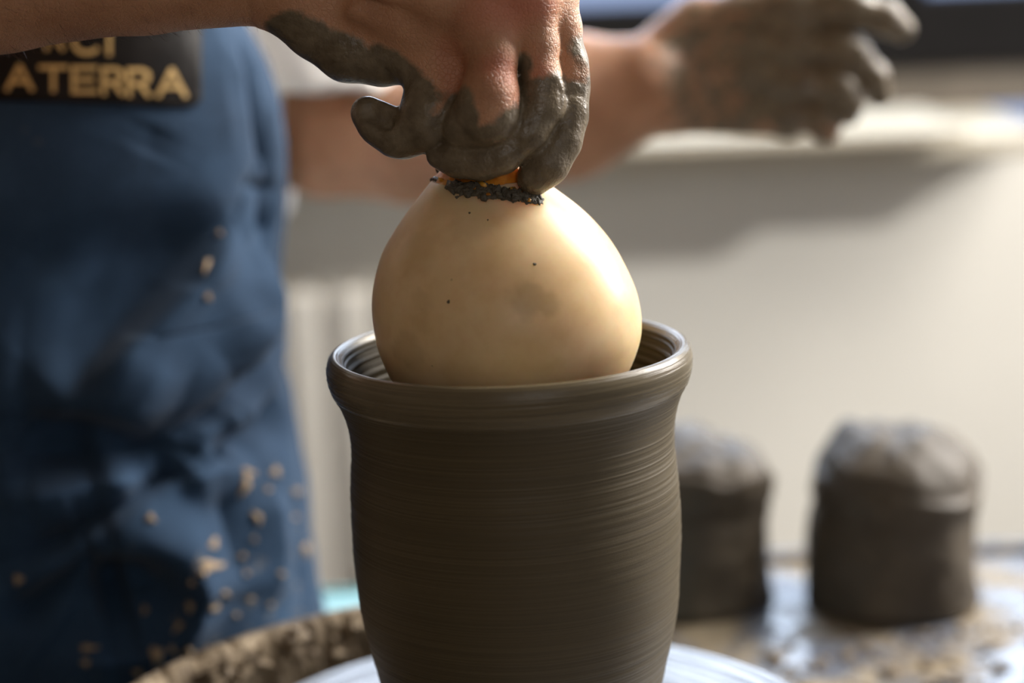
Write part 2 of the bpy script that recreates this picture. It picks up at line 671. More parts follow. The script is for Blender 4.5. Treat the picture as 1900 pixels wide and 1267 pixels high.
G0, G1 = radians(72), radians(238)
guard = arc_strip('splash_guard', [(.160, -.0815), (.222, -.0815), (.224, -.06), (.2245, -.004), (.2235, -.001), (.2205, -.001),
                                   (.2195, -.004), (.2185, -.06), (.214, -.076), (.160, -.077)], G0, G1, 120, M['teal'], wheel)


def crust_j(V, A, K):
    P = V * 1.0
    n = fbm(P * 60, 4)
    n2 = fbm(P * 160 + 5, 3)
    inner = (K >= 1) & (K <= 9)
    amt = np.where(inner, 1.0, 0.1)
    grow = 0.5 + 0.5 * sstep(1.6, 2.5, A)
    return (-(0.0035 + 0.005 * n + 0.0025 * n2) * amt * grow, (0.003 * n2 + 0.002 * n) * amt * grow)


cp = [(.2200, -.074), (.1700, -.0755), (.1900, -.070), (.2010, -.060), (.2060, -.048), (.2085, -.036), (.2100, -.025), (.2120, -.014),
      (.2145, -.005), (.2175, .0005), (.2215, .0005)]
arc_strip('clay_crust', cp, G0 + .02, G1 - .02, 420, M['crust'], guard, crust_j)
# coarse flakes hanging in the crust
vs, fs = [], []
for i in range(260):
    a = random.uniform(radians(84), radians(200))
    z = random.uniform(-.058, -.002)
    r = .207 + random.uniform(-.006, .002) - (0.014 * max(0, (-z - .035) / .03))
    c = Vector((cos(a) * r, sin(a) * r, z))
    s = random.uniform(.0025, .0075)
    b = len(vs)
    R3 = Matrix.Rotation(random.uniform(0, 6.28), 3, 'Z') @ Matrix.Rotation(random.uniform(0, 3), 3, 'X')
    pts = [Vector((x * random.uniform(.6, 1.3), y * random.uniform(.5, 1.2), zz * random.uniform(.3, .8))) for x, y, zz in
           ((1, 0, 0), (-1, 0, 0), (0, 1, 0), (0, -1, 0), (0, 0, 1), (0, 0, -1))]
    vs += [c + R3 @ (p * s) for p in pts]
    for q in ((0, 2, 4), (2, 1, 4), (1, 3, 4), (3, 0, 4), (2, 0, 5), (1, 2, 5), (3, 1, 5), (0, 3, 5)):
        fs.append(tuple(b + k for k in q))
tag(from_py('clay_flakes', vs, fs, M['crust'], guard, False), kind='stuff')

# ------------------------------------------------------------------ the vase on the wheel
vase = empty('clay_vase', (0, 0, 0))
tag(vase, 'freshly thrown grey clay vase with a flared wet rim on the wheel', 'vase')
outer = spline([(.0565, .0005), (.0592, .012), (.0632, .0312), (.0672, .0486), (.0713, .0705), (.0737, .0998), (.0732, .1247), (.0720, .140),
                (.0717, .1500), (.0727, .158), (.0750, .1655), (.0772, .1702)], 330)
lip = spline([(.0772, .1702), (.0779, .1712), (.0785, .1722), (.0795, .1752), (.0803, .1795), (.0801, .1835), (.0788, .1868), (.0772, .1882), (.0757, .1880),
              (.0742, .1868), (.0731, .1855)], 80)
inner = spline([(.0731, .1855), (.0712, .1815), (.0701, .1770), (.0690, .1720), (.0664, .160), (.0655, .145), (.0668, .120), (.0670, .095), (.0640, .065), (.0580, .035), (.050, .016), (.030, .010), (.004, .009)], 190)
RR = np.random.default_rng(5)
n_o = len(outer)
ring = np.cumsum(RR.normal(0, 1, n_o + 40))
ring = np.convolve(RR.normal(0, 1, n_o), np.ones(3) / 3, 'same') * .00011 + np.convolve(RR.normal(0, 1, n_o), np.ones(15) / 15, 'same') * .00028
outer[:, 0] += ring


def wob(i, a, r, z):
    return 0.00016 * sin(2 * a + z * 40) + 0.00012 * sin(5 * a + 130 * z)


def open_lathe(name, prof, mat, parent, n=200, j=None):
    v, f = [], []
    for i, (r, z) in enumerate(prof):
        for k in range(n):
            a = 2 * pi * k / n
            rr = r + (j(i, a, r, z) if j else 0)
            v.append((rr * cos(a), rr * sin(a), z))
    for i in range(len(prof) - 1):
        for k in range(n):
            k2 = (k + 1) % n
            f.append((i * n + k, i * n + k2, (i + 1) * n + k2, (i + 1) * n + k))
    return v, f


v1, f1 = open_lathe('b', list(outer), None, None, 200, wob)
f1.append(tuple(range(199, -1, -1)))
from_py('body', v1, f1, M['pot'], vase)
rl = np.array(lip)
rl[8:-1, 0] += np.convolve(RR.normal(0, 1, len(rl) - 9), np.ones(2) / 2, 'same') * .00008
v1, f1 = open_lathe('r', list(rl), None, None, 200, wob)
from_py('rim', v1, f1, M['rim'], vase)
ni = np.array(inner)
ni[:, 0] += np.convolve(RR.normal(0, 1, len(ni)), np.ones(3) / 3, 'same') * .0007
ni[0, 0] = inner[0, 0]
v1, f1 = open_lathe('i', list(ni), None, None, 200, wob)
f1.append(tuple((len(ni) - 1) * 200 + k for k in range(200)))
from_py('inner_wall', v1, f1, M['pot_in_shade'], vase)

# ------------------------------------------------------------------ gourd
gourd = empty('gourd', (0, 0, .10))
tag(gourd, 'pale tan pear-shaped gourd with a muddy cut top lowered into the vase', 'gourd')
g_px = [(905, 330, 101), (904, 345, 113), (917, 400, 168), (924, 455, 209), (931, 510, 233), (938, 560, 245), (944, 610, 245), (946, 650, 236), (947, 700, 213),
        (948, 745, 178), (948, 785, 130), (948, 812, 80), (948, 824, 35), (948, 827, 6)]
gp = []
for u, v, r in g_px:
    p = aty(u, v, 0.0)
    dep = (p - CAM).dot(ROT @ Vector((0, 0, -1)))
    gp.append((p.x, p.z, r / FPX * dep))
gs = spline(gp, 150)
GN = 144
gv, gf = [], []
for (x, z, r) in gs:
    for k in range(GN):
        a = 2 * pi * k / GN
        w = 1 + 0.010 * sin(2 * a + 1.0) + 0.006 * sin(5 * a + z * 20) + 0.004 * sin(3 * a - 30 * z)
        gv.append((x + r * w * cos(a), r * w * sin(a), z))
for i in range(len(gs) - 1):
    for k in range(GN):
        k2 = (k + 1) % GN
        gf.append((i * GN + k, (i + 1) * GN + k, (i + 1) * GN + k2, i * GN + k2))
gf.append(tuple((len(gs) - 1) * GN + k for k in range(GN)))
gf.append(tuple(k for k in range(GN - 1, -1, -1)))
g_body = from_py('skin', gv, gf, M['gourd'], gourd)
bvh = BVHTree.FromPolygons([Vector(p) for p in gv], gf)


def on_gourd(u, v):
    loc, nor, idx, d = bvh.ray_cast(CAM, ray(u, v).normalized())
    return loc, nor


GV = np.array(gv)
sm = np.zeros(len(GV))
for u, v, ru, s in ((980, 558, .0085, .85), (1015, 568, .006, .7), (760, 650, .010, .55), (740, 652, .006, .6), (880, 405, .012, .4), (770, 470, .012, .3),
                    (1130, 670, .014, .35), (840, 365, .012, .35), (930, 690, .03, .22), (780, 560, .006, .35), (780, 600, .006, .3)):
    c, _ = on_gourd(u, v)
    if c is None: continue
    d = np.linalg.norm(GV - np.array(c), axis=1) + 0.002 * vnoise(GV * 300)
    sm = np.maximum(sm, s * (1 - sstep(ru * .6, ru * 1.15, d)))
at = g_body.data.attributes.new('smudge', 'FLOAT', 'POINT')
at.data.foreach_set('value', sm.astype(np.float32))

# orange cut stub gripped by the hand
st = spline([aty(905, 331, 0), aty(905, 300, 0), aty(906, 278, 0), aty(908, 262, 0)], 26)
sv, sf = [], []
sr = spline([(.0236,), (.0182,), (.0155,), (.0145,)], 26)
for i, (p, r) in enumerate(zip(st, sr)):
    for k in range(48):
        a = 2 * pi * k / 48
        rr = r[0] * (1 + 0.03 * sin(7 * a + i * .3) + 0.02 * sin(13 * a))
        sv.append((p[0] + rr * cos(a), p[1] + rr * sin(a), p[2]))
for i in range(25):
    for k in range(48):
        k2 = (k + 1) % 48
        sf.append((i * 48 + k, i * 48 + k2, (i + 1) * 48 + k2, (i + 1) * 48 + k))
sf.append(tuple(25 * 48 + k for k in range(48)))
from_py('cut_stub', sv, sf, M['flesh'], gourd)


def crumb_mesh(spots, sub=1, jit=.28):
    vs, fs = [], []
    bm = bmesh.new()
    bmesh.ops.create_icosphere(bm, subdivisions=sub, radius=1)
    bv = [v.co.copy() for v in bm.verts]
    bf = [tuple(v.index for v in f.verts) for f in bm.faces]
    bm.free()
    for c, n, s in spots:
        q = Vector(n).to_track_quat('Z', 'Y').to_matrix()
        rz = Matrix.Rotation(random.uniform(0, 6.28), 3, 'Z')
        b = len(vs)
        sx, sy, sz = s
        ph = random.uniform(0, 6.28)
        for p in bv:
            k = random.uniform(1 - jit, 1 + jit) * (1 + .3 * sin(3.1 * p.x + ph) * cos(2.7 * p.y + 2 * ph))
            vs.append(Vector(c) + q @ rz @ Vector((p.x * sx * k, p.y * sy * k, p.z * sz * k)))
        fs += [tuple(b + i for i in f) for f in bf]
    return vs, fs


line = spline([(808, 326), (822, 330), (842, 346), (870, 355), (905, 358), (940, 361), (970, 366), (998, 369)], 110)
spots, ospots = [], []
for i, (u, v) in enumerate(line):
    th_ = 3.5 + 6.5 * abs(vnoise(np.array([[u * .031, 3.3, 1.7]]))[0]) * 2
    up_ = 17 * (1 - sstep(880, 930, u))
    for k in range(12):
        c, n = on_gourd(u + random.uniform(-4, 4), v + random.uniform(-th_ - up_, th_))
        if c is None: continue
        big = random.random()
        s = random.uniform(.0004, .0010) if big < .7 else random.uniform(.0010, .0021)
        tilt = Vector((random.uniform(-1, 1), random.uniform(-1, 1), random.uniform(-1, 1))) * .6
        (ospots if random.random() < .09 else spots).append((c, n + tilt, (s * random.uniform(1, 2.2), s * random.uniform(.6, 1), s * random.uniform(.45, .8))))
for u, v, s in ((848, 366, .0009), (905, 408, .0004), (871, 395, .0005), (992, 490, .0007), (832, 560, .0008)):
    c, n = on_gourd(u, v)
    spots.append((c, n, (s, s, s * .5)))
vs, fs = crumb_mesh(spots, 2, .07)
tag(from_py('mud_crumbs', vs, fs, M['mud'], gourd), kind='stuff')
vs, fs = crumb_mesh(ospots, 1)
tag(from_py('flesh_shreds', vs, fs, M['flesh'], gourd), kind='stuff')


# ------------------------------------------------------------------ signed distance modelling for the person
def surface_nets(vals, xs, ys, zs):
    ins = vals < 0
    cnt = np.zeros(tuple(s - 1 for s in vals.shape), np.uint8)
    for i in (0, 1):
        for j in (0, 1):
            for k in (0, 1):
                cnt += ins[i:ins.shape[0] - 1 + i, j:ins.shape[1] - 1 + j, k:ins.shape[2] - 1 + k]
    act = (cnt > 0) & (cnt < 8)
    I, J, K = np.nonzero(act)
    vid = np.full(cnt.shape, -1, np.int32)
    vid[I, J, K] = np.arange(len(I))
    acc = np.zeros((len(I), 3)); num = np.zeros(len(I))
    corners = [(i, j, k) for i in (0, 1) for j in (0, 1) for k in (0, 1)]
    for a in corners:
        for ax in range(3):
            if a[ax]: continue
            b = list(a); b[ax] = 1
            va = vals[I + a[0], J + a[1], K + a[2]]; vb = vals[I + b[0], J + b[1], K + b[2]]
            m = (va < 0) != (vb < 0)
            t = np.where(m, va / np.where(m, va - vb, 1), 0)
            pa = np.stack([xs[I + a[0]], ys[J + a[1]], zs[K + a[2]]], 1)
            pb = np.stack([xs[I + b[0]], ys[J + b[1]], zs[K + b[2]]], 1)
            acc += np.where(m[:, None], pa + (pb - pa) * t[:, None], 0)
            num += m
    V = acc / num[:, None]
    F = []
    for ax in range(3):
        sl0 = [slice(None)] * 3; sl1 = [slice(None)] * 3
        sl0[ax] = slice(0, -1); sl1[ax] = slice(1, None)
        A = ins[tuple(sl0)]; B = ins[tuple(sl1)]
        ch = A != B
        o1, o2 = [x for x in range(3) if x != ax]
        mk = [slice(None)] * 3
        mk[o1] = slice(1, -1); mk[o2] = slice(1, -1)
        sub = ch[tuple(mk)]
        idx = list(np.nonzero(sub))
        idx[o1] = idx[o1] + 1; idx[o2] = idx[o2] + 1
        flip = A[tuple(idx)]

        def c(d1, d2):
            q = [x.copy() for x in idx]
            q[o1] = q[o1] + d1; q[o2] = q[o2] + d2
            return vid[tuple(q)]
        quad = np.stack([c(-1, -1), c(0, -1), c(0, 0), c(-1, 0)], 1)
        if ax == 1: flip = ~flip
        quad[~flip] = quad[~flip][:, ::-1]
        F.append(quad)
    return V, np.vstack(F)


def smin(a, b, k):
    h = np.maximum(k - np.abs(a - b), 0) / k
    return np.minimum(a, b) - h * h * k * 0.25


class Grid:
    def __init__(self, xs, ys, zs):
        self.x, self.y, self.z = (np.asarray(t, np.float32) for t in (xs, ys, zs))
        self.v = np.full((len(self.x), len(self.y), len(self.z)), 0.5, np.float32)

    def sub(self, lo, hi):
        s = []
        for ax, l, h in ((self.x, lo[0], hi[0]), (self.y, lo[1], hi[1]), (self.z, lo[2], hi[2])):
            s.append(slice(max(0, int(np.searchsorted(ax, l)) - 2), min(len(ax), int(np.searchsorted(ax, h)) + 2)))
        return tuple(s)

    def pts(self, s):
        return self.x[s[0]][:, None, None], self.y[s[1]][None, :, None], self.z[s[2]][None, None, :]


def cone_d(P, a, b, ra, rb):
    x, y, z = P
    ab = np.array(b, float) - np.array(a, float)
    L = float(ab @ ab) + 1e-12
    dx, dy, dz = x - a[0], y - a[1], z - a[2]
    t = np.clip((dx * ab[0] + dy * ab[1] + dz * ab[2]) / L, 0, 1)
    return np.sqrt((dx - t * ab[0]) ** 2 + (dy - t * ab[1]) ** 2 + (dz - t * ab[2]) ** 2) - (ra + (rb - ra) * t)


def ell_d(P, c, r, rot=None):
    x, y, z = P
    d = [x - c[0], y - c[1], z - c[2]]
    if rot is not None:
        m = np.array(rot.transposed())
        d = [m[i, 0] * d[0] + m[i, 1] * d[1] + m[i, 2] * d[2] for i in range(3)]
    q = [d[i] / r[i] for i in range(3)]
    k0 = np.sqrt(q[0] ** 2 + q[1] ** 2 + q[2] ** 2)
    k1 = np.sqrt((q[0] / r[0]) ** 2 + (q[1] / r[1]) ** 2 + (q[2] / r[2]) ** 2) + 1e-9
    return k0 * (k0 - 1) / k1


def chain_bounds(pts, m):
    P = np.array([p[:3] for p in pts])
    r = max(p[3] for p in pts) + m
    return P.min(0) - r, P.max(0) + r


def add_chain(G, pts, k=0.012, kc=0.006, target=None, m=0.03):
    """pts: (x,y,z,r). chain blended with itself by kc and into the grid by k"""
    s = G.sub(*chain_bounds(pts, m))
    P = G.pts(s)
    f = None
    for a, b in zip(pts[:-1], pts[1:]):
        d = cone_d(P, a[:3], b[:3], a[3], b[3])
        f = d if f is None else smin(f, d, kc)
    if target is None:
        G.v[s] = smin(G.v[s], f, k)
    else:
        return s, f


def add_ell(G, c, r, rot=None, k=0.012, m=0.03):
    R = max(r) + m
    s = G.sub(np.array(c) - R, np.array(c) + R)
    G.v[s] = smin(G.v[s], ell_d(G.pts(s), c, r, rot), k)


def steps(*segs):
    out = []
    for a, b, h in segs:
        n = max(1, int(round((b - a) / h)))
        out += list(np.linspace(a, b, n, endpoint=False))
    out.append(segs[-1][1])
    return np.array(out)


def grid_mesh(name, G, mat, parent, smooth_iter=0):
    V, F = surface_nets(G.v, G.x, G.y, G.z)
    me = bpy.data.meshes.new(name)
    me.vertices.add(len(V)); me.vertices.foreach_set('co', V.astype(np.float32).ravel())
    me.loops.add(len(F) * 4); me.loops.foreach_set('vertex_index', F.astype(np.int32).ravel())
    me.polygons.add(len(F))
    me.polygons.foreach_set('loop_start', np.arange(0, len(F) * 4, 4, dtype=np.int32))
    me.update(calc_edges=True)
    me.validate()
    o = link(name, me, mat, parent)
    return o, V


def H(u, v, w, r, y0=0.0):
    """a point of the arm: picture position, distance behind the wheel axis in cm, radius in cm"""
    p = aty(u, v, y0 + w / 100)
    return (p.x, p.y, p.z, r / 100)


person = empty('person', (-0.32, 0.40, FZ))
tag(person, 'potter in a blue denim apron and white t-shirt reaching with muddy hands', 'person')

G = Grid(steps((-.62, -.28, .010), (-.28, -.125, .004), (-.125, .055, .00115), (.055, .075, .004), (.075, .29, .0024)),
         steps((-.07, -.050, .005), (-.050, .050, .00115), (.050, .36, .010), (.36, .50, .0028), (.50, .60, .010)),
         steps((FZ - .01, .19, .012), (.19, .235, .0035), (.235, .372, .00115), (.372, .42, .004), (.42, .95, .010)))

# trunk, neck, head, legs (mostly clothed or out of the picture)
add_chain(G, [(-.325, .43, -.08, .115), (-.325, .42, .06, .105), (-.33, .415, .22, .12), (-.33, .415, .36, .105)], .05, .05)
add_chain(G, [(-.47, .37, .42, .055), (-.33, .42, .44, .075), (-.19, .475, .42, .055)], .05, .03)
add_chain(G, [(-.33, .425, .44, .058), (-.325, .40, .56, .052)], .03)
add_ell(G, (-.318, .385, .68), (.073, .095, .112), k=.02)
add_ell(G, (-.310, .345, .635), (.055, .062, .060), k=.02)
add_ell(G, (-.302, .285, .665), (.012, .018, .022), k=.012)
for sx in (-1, 1):
    add_ell(G, (-.318 + sx * .075, .395, .675), (.008, .018, .030), k=.008)
add_chain(G, [(-.40, .42, -.13, .085), (-.41, .42, -.45, .062), (-.41, .44, -.83, .042), (-.40, .35, -.868, .030)], .04, .02)
add_chain(G, [(-.25, .44, -.13, .085), (-.24, .44, -.45, .062), (-.24, .46, -.83, .042), (-.23, .37, -.868, .030)], .04, .02)
# right arm coming across in front
WR = H(520, -62, 0.6, 2.4)
add_chain(G, [(-.47, .36, .41, .055), (-.475, .20, .37, .048), (-.455, .06, .365, .043), (-.33, .028, .366, .049), (-.215, .018, .3660, .0420),
              (-.15, .010, .3600, .030), WR], .03, .005)
# left arm reaching away
EL = H(600, 268, 48, 3.4)
LW = H(1195, 160, 42, 3.2)
add_chain(G, [(-.19, .48, .42, .052), H(520, 60, 50, 4.6), EL], .03, .02)
add_chain(G, [EL, H(770, 262, 46, 4.1), H(900, 235, 45, 4.7), H(1050, 198, 43.5, 4.7), LW], .01, .008)

# ---- right hand
MCP = {'little': H(803, 90, -.2, 1.02), 'ring': H(893, 40, -1.2, 1.12), 'middle': H(968, -2, -0.7, 1.12), 'index': H(1014, -40, 0.3, 1.1)}


def tri_d(P, a, b, c):
    """distance to a triangle"""
    x, y, z = P
    a, b, c = (np.array(q[:3], float) for q in (a, b, c))
    n = np.cross(b - a, a - c)
    d = None
    sg = 0
    for p, q in ((a, b), (b, c), (c, a)):
        e = q - p
        t = np.clip(((x - p[0]) * e[0] + (y - p[1]) * e[1] + (z - p[2]) * e[2]) / (e @ e), 0, 1)
        dd = (x - p[0] - t * e[0]) ** 2 + (y - p[1] - t * e[1]) ** 2 + (z - p[2] - t * e[2]) ** 2
        d = dd if d is None else np.minimum(d, dd)
        w = np.cross(e, n)
        sg = sg + np.sign(w[0] * (x - p[0]) + w[1] * (y - p[1]) + w[2] * (z - p[2]))
    pl = (n[0] * (x - a[0]) + n[1] * (y - a[1]) + n[2] * (z - a[2])) ** 2 / (n @ n)
    return np.sqrt(np.where(np.abs(sg) > 2, pl, d))


def slab(tris, r, k):
    A = np.array([q[:3] for t in tris for q in t])
    s = G.sub(A.min(0) - r - .03, A.max(0) + r + .03)
    P = G.pts(s)
    f = None
    for t in tris:
        d = tri_d(P, *t) - r
        f = d if f is None else smin(f, d, .004)
    G.v[s] = smin(G.v[s], f, k)


pa, pb = H(560, -4, .7, 0), H(560, -118, .7, 0)
slab([(pa, MCP['little'], MCP['ring']), (pa, MCP['ring'], pb), (pb, MCP['ring'], MCP['middle']), (pb, MCP['middle'], MCP['index'])], .0118, .016)
add_chain(G, [H(552, 2, .4, 1.2), H(592, 52, .3, 1.3), H(648, 88, .2, 1.38), H(708, 104, .1, 1.15), MCP['little']], .010, .004)
add_chain(G, [H(620, -10, 1.7, 1.6), H(760, 20, 2.2, 1.6), H(880, 10, 1.6, 1.4), H(970, -20, 1.2, 1.2)], .015, .006)
for q in MCP.values():
    add_ell(G, q[:3], (q[3], q[3], q[3]), k=.006)
# knuckle heads and tendons on the back of the hand
for key, du, dv, dw, r in (('ring', 8, -14, -.35, 1.0), ('middle', 6, -12, -.3, 1.02), ('little', 2, -12, -.5, .88), ('index', 4, -8, -.2, 1.0)):
    pass
add_ell(G, H(903, 24, -1.55, 1)[:3], (.0085, .0075, .0085), k=.012)
add_ell(G, H(980, -6, -1.4, 1)[:3], (.0080, .0075, .0085), k=.012)
add_ell(G, H(812, 78, -.55, 1)[:3], (.0075, .0070, .0080), k=.012)
add_chain(G, [H(690, -15, -2.05, .22), H(800, 5, -2.1, .24), H(890, 22, -2.1, .25)], .008, .01)
add_chain(G, [H(700, -50, -2.1, .22), H(820, -40, -2.2, .24), H(960, -14, -2.0, .25)], .008, .01)
add_chain(G, [H(660, 20, -1.5, .2), H(740, 50, -1.4, .2), H(800, 72, -1.2, .22)], .008, .01)
add_chain(G, [H(850, 90, .2, 1.2), H(848, 150, -.1, 1.1), H(850, 205, -.3, 1.0), H(870, 225, -.3, .9)], .003, .004)
add_chain(G, [H(848, 128, -1.0, .75), H(848, 180, -1.35, .75), H(850, 222, -1.7, .7)], .003, .004)
# skin fold where the palm edge meets the little finger
base = G.v.copy()
fingers = {
    'little': [MCP['little'], H(800, 140, -.95, 1.05), H(796, 208, -1.6, 1.12), H(788, 234, -1.7, .98), H(752, 254, -1.5, .80), H(732, 251, -1.45, .80), H(703, 229, -1.2, .82), H(681, 209, -.9, .70)],
    'ring': [MCP['ring'], H(914, 105, -2.2, .96), H(908, 180, -2.75, 1.16), H(904, 214, -2.8, 1.22), H(866, 236, -2.2, 1.0), H(845, 246, -1.3, .92), H(838, 240, -.3, .85), H(842, 228, .5, .72)],
    'middle': [MCP['middle'], H(995, 80, -1.3, .88), H(1002, 150, -1.75, .84), H(1001, 198, -1.95, .90), H(975, 246, -2.25, .86), H(930, 286, -2.45, .76), H(893, 299, -2.4, .72), H(850, 297, -2.25, .66), H(815, 289, -2.0, .55)],
    'index': [MCP['index'], H(1036, 50, -.2, .90), H(1050, 120, -.5, .86), H(1051, 165, -.7, .90), H(1050, 215, -1.1, .86), H(1038, 262, -1.5, .86), H(1014, 303, -1.85, .88), H(991, 331, -2.0, .74)],
}
for key, ch in fingers.items():
    s, f = add_chain(G, ch, kc=.005, target=1, m=.02)
    X, Y, Z = G.pts(s)
    m = ch[0]
    near = 1 - sstep(.016, .036, np.sqrt((X - m[0]) ** 2 + (Y - m[1]) ** 2 + (Z - m[2]) ** 2))
    G.v[s] = smin(G.v[s], smin(base[s], f, .0010 + .009 * near), .0007 + .0025 * near)
for u, v, w, r in ((1027, 152, -2.1, .26), (1032, 166, -2.0, .34), (1029, 180, -2.15, .28), (1033, 193, -2.0, .36), (1030, 208, -2.2, .26), (1074, 118, -1.0, .2), (1079, 134, -.9, .24), (1081, 150, -.9, .18)):
    add_ell(G, H(u, v, w, 0)[:3], (r / 100,) * 3, k=.003)
# thumb closes on the stub from behind
th = [H(640, -10, 2.0, 1.5), H(770, 60, 3.6, 1.25), H(850, 165, 3.9, 1.0), H(880, 215, 3.5, 1.02), H(905, 265, 2.9, .92), H(915, 300, 2.45, .72)]
s, f = add_chain(G, th, kc=.006, target=1, m=.02)
G.v[s] = smin(G.v[s], smin(base[s], f, .012), .0018)


def carve(a, b, r, k):
    s = G.sub(np.minimum(a[:3], b[:3]) - r - .01, np.maximum(a[:3], b[:3]) + r + .01)
    d = cone_d(G.pts(s), a[:3], b[:3], r, r)
    G.v[s] = -smin(-G.v[s], d, k)


# hollow of the little fingertip pad, crease lines at the finger joints
carve(H(690, 204, -2.05, 0), H(706, 217, -2.2, 0), .0060, .0035)
carve(H(716, 222, -1.8, 0), H(738, 252, -2.0, 0), .0012, .0025)
for (u0, v0, u1, v1, w) in ((1042, 160, 1082, 166, -2.02), (1040, 173, 1082, 176, -2.05), (1042, 148, 1080, 152, -1.95)):
    carve(H(u0, v0, w, 0), H(u1, v1, w + .5, 0), .0006, .0016)
carve(H(716, 132, -1.0, 0), H(728, 160, -.9, 0), .0012, .003)

# ---- left hand
LM = {'a': H(1468, 18, 41, 1.35), 'b': H(1474, 82, 40.5, 1.3), 'c': H(1470, 148, 40.8, 1.25), 'd': H(1462, 212, 41.5, 1.15)}
la, lb = H(1262, 72, 42.4, 0), H(1262, 208, 42.4, 0)
slab([(la, lb, LM['d']), (la, LM['d'], LM['c']), (la, LM['c'], LM['b']), (la, LM['b'], LM['a'])], .0135, .014)
add_chain(G, [H(1245, 85, 43, 1.7), H(1290, 40, 43, 1.5), H(1370, 24, 42.5, 1.3), LM['a']], .010, .006)
for q in LM.values():
    add_ell(G, q[:3], (q[3], q[3], q[3]), k=.006)
base = G.v.copy()
for ch in ([LM['a'], H(1560, 12, 39.8, 1.25), H(1582, 16, 39.6, 1.22), H(1640, 32, 39.8, 1.05), H(1672, 54, 40.2, .85)],
           [LM['b'], H(1555, 92, 39.2, 1.12), H(1580, 100, 39, 1.1), H(1618, 142, 39.5, .95), H(1632, 178, 40.2, .78)],
           [LM['c'], H(1535, 158, 38.8, 1.05), H(1556, 164, 38.6, 1.02), H(1574, 190, 39, .9), H(1574, 212, 39.8, .75)],
           [LM['d'], H(1508, 216, 39.6, 1.0), H(1522, 221, 39.3, .96), H(1532, 236, 39.5, .85), H(1530, 246, 40.2, .7)],
           [H(1270, 90, 43.6, 1.6), H(1380, 110, 45.6, 1.2), H(1470, 120, 46, 1.0), H(1530, 130, 45.6, .8)]):
    s, f = add_chain(G, ch, kc=.006, target=1, m=.02)
    G.v[s] = smin(G.v[s], smin(base[s], f, .010), .002)
del base

body, V = grid_mesh('body', G, M['skin'], person)
del G


def cap_np(V, a, b):
    a, b = np.array(a[:3]), np.array(b[:3])
    ab = b - a
    t = np.clip(((V - a) @ ab) / (ab @ ab), 0, 1)
    return np.linalg.norm(V - (a + t[:, None] * ab), axis=1)


mud = np.zeros(len(V)); red = np.zeros(len(V))


def paint(arr, a, b, r0, r1, s=1.0):
    arr[:] = np.maximum(arr, s * (1 - sstep(r0, r1, cap_np(V, a, b))))


# mud: along the edge of the palm, the little finger, every finger beyond its middle knuckle
paint(mud, H(550, 72, -.6, 0), H(590, 100, -.8, 0), .009, .019)
paint(mud, H(590, 100, -.8, 0), H(700, 150, -.8, 0), .009, .019)
paint(mud, H(700, 145, -1.0, 0), H(745, 180, -1.4, 0), .010, .020)
f_ = fingers['little']
paint(mud, H(770, 200, -1.6, 0), H(775, 235, -1.6, 0), .010, .020)
for a, b in zip(f_[3:-1], f_[4:]): paint(mud, a, b, .011, .016)
paint(mud, H(825, 228, -2.2, 0), H(835, 258, -2.2, 0), .005, .013)
f_ = fingers['ring']
paint(mud, H(858, 205, -3.3, 0), H(852, 258, -3.3, 0), .006, .015)
paint(mud, H(945, 238, -3.4, 0), H(900, 262, -3.4, 0), .005, .014)
for a, b in zip(f_[4:-1], f_[5:]): paint(mud, a, b, .012, .017)
f_ = fingers['middle']
for a, b in zip(f_[3:-1], f_[4:]): paint(mud, a, b, .012, .017)
paint(mud, H(1030, 165, -2, 0), H(1030, 200, -2, 0), .003, .012)
paint(mud, H(972, 120, -2.0, 0), H(978, 190, -2.4, 0), .002, .008)
f_ = fingers['index']
for a, b in zip(f_[4:-1], f_[5:]): paint(mud, a, b, .014, .020)
paint(mud, H(1072, 95, -.5, 0), H(1080, 165, -.6, 0), .005, .013, .8)
for a, b in zip(th[2:-1], th[3:]): paint(mud, a, b, .014, .02)
# left hand caked from the wrist on
paint(mud, H(1385, 130, 41, 0), H(1680, 100, 40, 0), .040, .084, .66)
paint(mud, H(1500, 110, 41, 0), H(1680, 100, 40, 0), .040, .060)
paint(red, H(903, 24, -2, 0), H(985, -5, -2, 0), .004, .018)
paint(red, H(925, 130, -3, 0), H(930, 225, -3, 0), .004, .012, .8)
paint(red, H(1005, 90, -3, 0), H(1010, 170, -3, 0), .003, .010, .7)
paint(red, H(840, 90, -2, 0), H(850, 160, -2, 0), .003, .012, .4)
for nm, arr in (('mud', mud), ('red', red)):
    at = body.data.attributes.new(nm, 'FLOAT', 'POINT')
    at.data.foreach_set('value', arr.astype(np.float32))
tag(body, 'sun-browned arms with grey mud on the hands')

# fine dark hair on the near forearm
nor = np.zeros(len(V) * 3, np.float32)
body.data.vertices.foreach_get('normal', nor)
nor = nor.reshape(-1, 3)
cand = np.nonzero((V[:, 0] > -.225) & (V[:, 0] < -.10) & (V[:, 1] > -.06) & (V[:, 1] < .06) & (V[:, 2] > .30) & (V[:, 2] < .372) & (mud < .2))[0]
hv, hf = [], []
